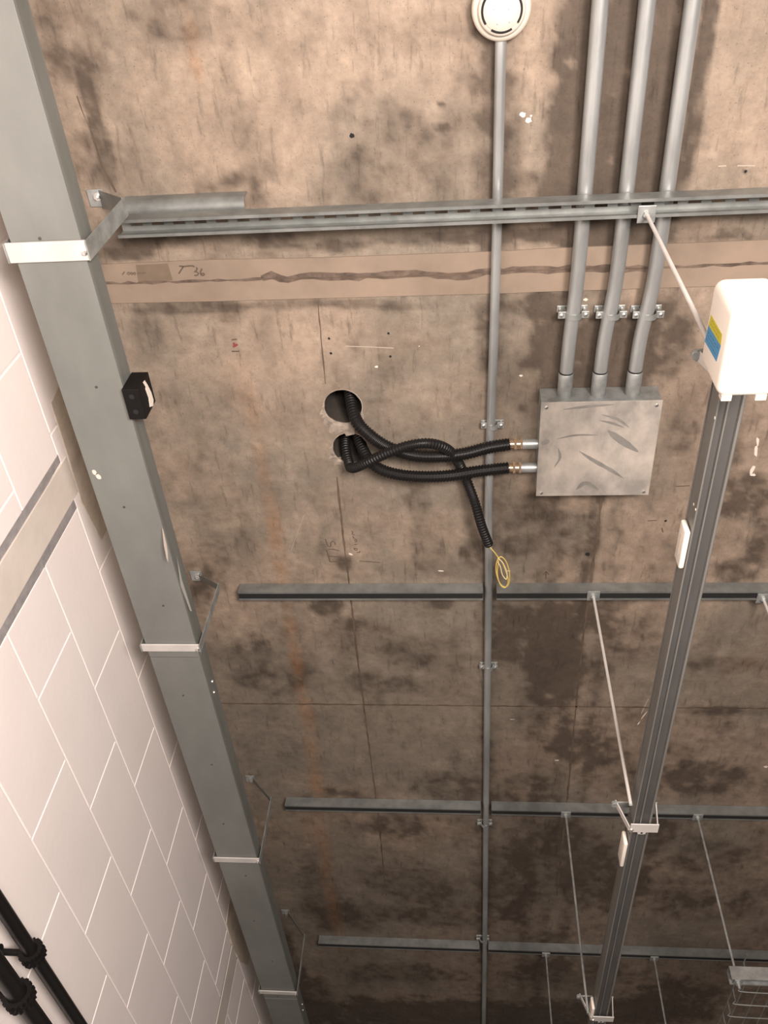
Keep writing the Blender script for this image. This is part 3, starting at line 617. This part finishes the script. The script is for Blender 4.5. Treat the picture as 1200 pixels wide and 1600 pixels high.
# ---------------------------------------------------------------- lighting trunking with stirrups
TX0, TX1, TZ0, TZ1 = .417, .462, 1.252, 1.298
def track(y0, y1, label, dz=0.0):
    t = thing('lighting_trunking', label, 'trunking', ((TX0+TX1)/2, (y0+y1)/2, TZ1+dz), 'lighting trunking lengths')
    a, b_, z0, z1 = TX0, TX1, TZ0+dz, TZ1+dz
    prof = [(a, z0), (a+.003, z0), (a+.0045, z0+.006), (a+.0155, z0+.006), (a+.0165, z0), (a+.019, z0), (a+.021, z0+.007), (b_-.0075, z0+.007), (b_-.006, z0+.001), (b_-.002, z0+.001), (b_, z0+.004), (b_, z1), (a-.0015, z1), (a-.0015, z1-.004), (a+.0015, z1-.004), (a+.0015, z1-.006), (a, z1-.006)]
    bm = B(); prism(bm, prof, 'y', y0, y1); obj('body', bm, m_track, t, bevel=.0004)
    bm = B(); box(bm, a+.0046, a+.0154, y0+.001, y1-.001, z0+.0052, z0+.0062); box(bm, a+.0212, b_-.0078, y0+.001, y1-.001, z0+.0062, z0+.0072); islands('groove_shade', bm, m_groove, t)  # dark strips that stand in for shade in the grooves
    return t
tk = track(.60, 1.992, 'near length of grey ribbed lighting trunking coming out from under the white box')
bm = B()
for px, py in ((1084,788),(1087,796)):
    p = atx(px, py, TX0-.0006); lathe(bm, p, (-1,0,0), [(.0028,0),(.002,.0008)], 10)
p = atx(1117, 653, TX0-.0006); lathe(bm, p, (-1,0,0), [(.003,0),(.002,.0008)], 10)
islands('paint_fleck', bm, m_splash, tk)
track(2.004, 3.30, 'middle length of grey ribbed lighting trunking beyond the stirrup joint', .002)
track(3.302, 4.8, 'far length of grey ribbed lighting trunking at the bottom edge', .002)
def stirrup(r_, yc, label):
    t = thing('trunking_stirrup', label, 'stirrup', (r_.x, yc, 1.31), 'stirrups carrying the lighting trunking')
    x0, x1 = TX0-.006, TX1+.012; z0 = TZ0-.003
    bm = B(); box(bm, x0, x1+.006, yc-.016, yc+.018, z0-.0025, z0+.0005); prism(bm, [(.430,yc+.017),(.452,yc+.017),(.450,yc+.027),(.432,yc+.027)], 'z', z0-.0025, z0+.0005); obj('base_plate', bm, m_strap, t, bevel=.0005)
    bm = B(); prism(bm, [(x0-.001, z0-.002), (x0-.004, z0-.002), (r_.x-.014, 1.322), (r_.x-.011, 1.322)], 'y', yc-.007, yc+.012); obj('side_arm', bm, m_strap, t, bevel=.0006)
    bm = B(); prism(bm, [(x1+.002, z0-.002), (x1+.005, z0-.002), (x1+.012, 1.312), (x1+.009, 1.312)], 'y', yc-.007, yc+.012); obj('side_arm', bm, m_strap, t, bevel=.0006)
    bm = B(); box(bm, r_.x-.016, x1+.014, yc-.010, yc+.012, 1.312, 1.316); lathe(bm, (r_.x-.016, yc, 1.309), (0,0,1), [(.008,0),(.008,.010)], 16); obj('top_hook', bm, m_galv, t, bevel=.0008)
    bm = B(); lathe(bm, (.441, yc+.0205, z0-.0026), (0,0,-1), [(.0032,0),(.0032,.0004)], 14); obj('dark_hole', bm, m_void, t)
    bm = B(); lathe(bm, (x0+.004, yc+.008, z0-.0026), (0,0,-1), [(.0055,0),(.004,.003)], 6); obj('bolt', bm, m_screw, t)
stirrup(rB, 1.995, 'pale stirrup joint under the lighting trunking at the third strut row in view')
stirrup(rA, .712, 'stirrup on the lighting trunking tucked behind the white box')
stirrup(rC, 3.115, 'stirrup on the lighting trunking at the bottom edge')
# dark slots at the end of the near length
bm = B(); box(bm, .4215, .434, 1.985, 1.9935, TZ0-.0004, TZ0+.001); box(bm, .4375, .452, 1.985, 1.9935, TZ0-.0004, TZ0+.001); islands('end_slot', bm, m_void, tk)
# white plates clipped to the trunking side
def plate(y0, y1, z0, z1, label):
    t = thing('side_plate', label, 'cover', (TX0-.004, (y0+y1)/2, (z0+z1)/2), 'white covers on the lighting trunking')
    bm = B(); box(bm, TX0-.012, TX0-.0016, y0, y1, z0, z1); obj('cover', bm, m_white, t, bevel=.004, segs=3, smooth=True)
    bm = B(); box(bm, TX0-.0125, TX0-.0118, y0+.02, y1-.02, (z0+z1)/2-.0015, (z0+z1)/2+.0015); obj('seam', bm, m_cream, t)
plate(1.040, 1.130, TZ0-.002, TZ1-.008, 'white cover clipped on the near lighting trunking beyond the galvanised box')
plate(2.075, 2.185, TZ0-.002, TZ1-.008, 'white cover clipped on the lighting trunking just past the stirrup joint')
plate(3.05, 3.14, TZ0-.002, TZ1-.008, 'white cover on the lighting trunking at the bottom edge')

# ---------------------------------------------------------------- white box on the trunking end
bx = (.3735, .4560, .548, .687); bz0, bz1 = 1.130, 1.2485
t = thing('white_fitting', 'white plastic box with a blue and yellow sticker under the lighting trunking', 'fitting', (.415, .6175, bz1))
bm = B(); v = []
box(bm, bx[0], bx[1], bx[2], bx[3], bz0, bz1)
obj('housing', bm, m_white, t, bevel=.015, segs=5, smooth=True)
bm = B(); box(bm, bx[0]+.021, bx[0]+.0225, bx[2]+.022, bx[3]-.018, bz0-.0005, bz0+.002); box(bm, bx[1]-.0225, bx[1]-.021, bx[2]+.022, bx[3]-.018, bz0-.0005, bz0+.002); islands('moulded_rib', bm, m_white, t)
bm = B(); box(bm, bx[0]+.008, bx[0]+.023, bx[3]-.004, bx[3]+.006, bz0+.004, bz0+.020); obj('foot', bm, m_cream, t, bevel=.001)
bm = B(); box(bm, bx[1]-.026, bx[1]-.010, bx[3]-.004, bx[3]+.006, bz0+.004, bz0+.020); obj('foot', bm, m_cream, t, bevel=.001)
bm = B(); box(bm, bx[0]+.016, bx[1]-.012, bx[3]-.002, bx[3]+.004, bz0+.022, bz1-.01); obj('dark_recess', bm, m_void, t)
def quad(pts, x, m, name, th=.0004):
    bm = B(); Q = [atx(*p, x) for p in pts]; a = [bm.verts.new(q) for q in Q]; b_ = [bm.verts.new(q+Vector((th,0,0))) for q in Q]; bm.faces.new(a); bm.faces.new(b_[::-1]); n = len(a)
    for i in range(n): bm.faces.new((a[i], b_[i], b_[(i+1)%n], a[(i+1)%n]))
    return obj(name, bm, m, t)
quad([(1111,492),(1128,523),(1126,540),(1107,508)], bx[0]-.0005, m_lab_y, 'yellow_sticker')
quad([(1107,508),(1126,540),(1119,565),(1101,533)], bx[0]-.0005, m_lab_b, 'blue_sticker')
bm = B()
for a, b_ in (((1112,500),(1124,522)), ((1110,505),(1124,530)), ((1106,517),(1123,546)), ((1105,523),(1117,543)), ((1104,529),(1119,555))):
    for s in range(0, 5):
        p0 = atx(a[0]+(b_[0]-a[0])*s/5, a[1]+(b_[1]-a[1])*s/5, bx[0]-.0008); p1 = atx(a[0]+(b_[0]-a[0])*(s+.62)/5, a[1]+(b_[1]-a[1])*(s+.62)/5, bx[0]-.0008)
        q = [p0, p1, p1+Vector((0,.0006,-.0012)), p0+Vector((0,.0006,-.0012))]; bm.faces.new([bm.verts.new(z) for z in q])
obj('sticker_print', bm, mat('sticker_ink', (.05,.08,.08), .6), t)

# ---------------------------------------------------------------- hanging cross bar and wire basket, bottom right
bm = B(); channel(bm, rD.y-.018, rD.y+.024, rD.x-.022, 1.62, 1.352, 1.394, slots=False)
tb = tag(obj('cross_bar', bm, m_galv, loc=(1.2, rD.y, 1.38)), 'pale hanging steel cross bar at the bottom right holding the wire basket', 'strut')
bm = B(); lathe(bm, (rD.x, rD.y, 1.352), (0,0,-1), [(.016,0),(.016,.003),(.009,.003),(.009,.012),(.0045,.012),(.0045,.022)], 6); obj('nut', bm, m_galv, tb)
bm = B(); box(bm, 1.62-.1, 1.62, rD.y-.02, rD.y+.02, 1.35, 1.351)
bm.free()
t = thing('wire_basket', 'dim wire cable basket hanging beyond the pale cross bar at the bottom right', 'cable basket', (1.10, 3.3, 1.40))
def wires(P, nm): 
    bm = B()
    for p in P: tube(bm, p, .0022, 6)
    return islands(nm, bm, m_strut, t, smooth=True)
bx0, bx1, bz = .945, 1.245, 1.398
wires([[(x, 3.06, bz), (x, 4.6, bz)] for x in (bx0, bx0+.05, bx0+.1, bx0+.15, bx0+.2, bx0+.25, bx1)]+[[(x, 3.06, bz+.05), (x, 4.6, bz+.05)] for x in (bx0, bx1)], 'long_wire')
wires([catmull([(bx0, y, bz+.052), (bx0, y, bz+.012), (bx0+.012, y, bz-.003), (bx1-.012, y, bz-.003), (bx1, y, bz+.012), (bx1, y, bz+.052)], 5) for y in np.arange(3.12, 4.6, .1)], 'cross_wire')

# ---------------------------------------------------------------- black pipes on the wall
def bpipe(z, r, x, label):
    t = thing('black_pipe', label, 'pipe', (x, 2.0, z), 'black pipes along the wall')
    bm = B(); tube(bm, [(x, y, z) for y in np.arange(-1.4, 6.4, .2)], r, 24); obj('pipe', bm, m_pipe, t, smooth=True)
def clip(x, y, z, r, label):
    t = thing('pipe_clip', label, 'pipe clip', (XW, y, z), 'black clips holding the pipes')
    bm = B(); n = 18; prof = []
    for k in range(n*2):
        a = 2*math.pi*k/(n*2); rr = r+(.012 if k % 2 else .0085); prof.append((x+rr*math.cos(a), z+rr*math.sin(a)))
    inn = [(x+(r+.0005)*math.cos(2*math.pi*k/(n*2)), z+(r+.0005)*math.sin(2*math.pi*k/(n*2))) for k in range(n*2)]
    for y0, y1 in ((y-.016, y-.004), (y+.004, y+.016)):
        A = [bm.verts.new((p[0], yy, p[1])) for yy in (y0, y1) for p in prof]; D = [bm.verts.new((p[0], yy, p[1])) for yy in (y0, y1) for p in inn]; N2 = n*2
        for k in range(N2):
            j = (k+1) % N2
            bm.faces.new((A[k], A[j], A[N2+j], A[N2+k])); bm.faces.new((D[k], D[j], D[N2+j], D[N2+k])); bm.faces.new((A[k], A[j], D[j], D[k])); bm.faces.new((A[N2+k], A[N2+j], D[N2+j], D[N2+k]))
    tube(bm, [(x, y-.005, z), (x, y+.005, z)], r+.006, 24)
    obj('ring', bm, m_black, t, bevel=.0)
    bm = B(); tube(bm, [(XW, y, z), (x-r-.004, y, z)], .007, 10); lathe(bm, (XW, y, z), (1,0,0), [(.016,0),(.016,.003),(.009,.006)], 16); obj('wall_stem', bm, m_black, t, smooth=True)
    bm = B(); lathe(bm, (x+.004, y-.0, z-r-.006), (0,0,-1), [(.004,0),(.004,.010),(.002,.011)], 8); lathe(bm, (x+.004, y, z+r+.006), (0,0,1), [(.004,0),(.004,.008),(.002,.009)], 8); islands('clamp_screw', bm, m_black, t)
bpipe(.821, .0150, -.925, 'upper black pipe along the white block wall at the bottom left')
bpipe(.735, .0200, -.920, 'lower black pipe along the white block wall in the bottom left corner')
pa = atx(50, 1490, -.925); pb = atx(30, 1556, -.920)
clip(-.925, pa.y, .821, .0150, 'ribbed black clip round the upper black pipe')
clip(-.920, pb.y, .735, .0200, 'ribbed black clip round the lower black pipe in the corner')
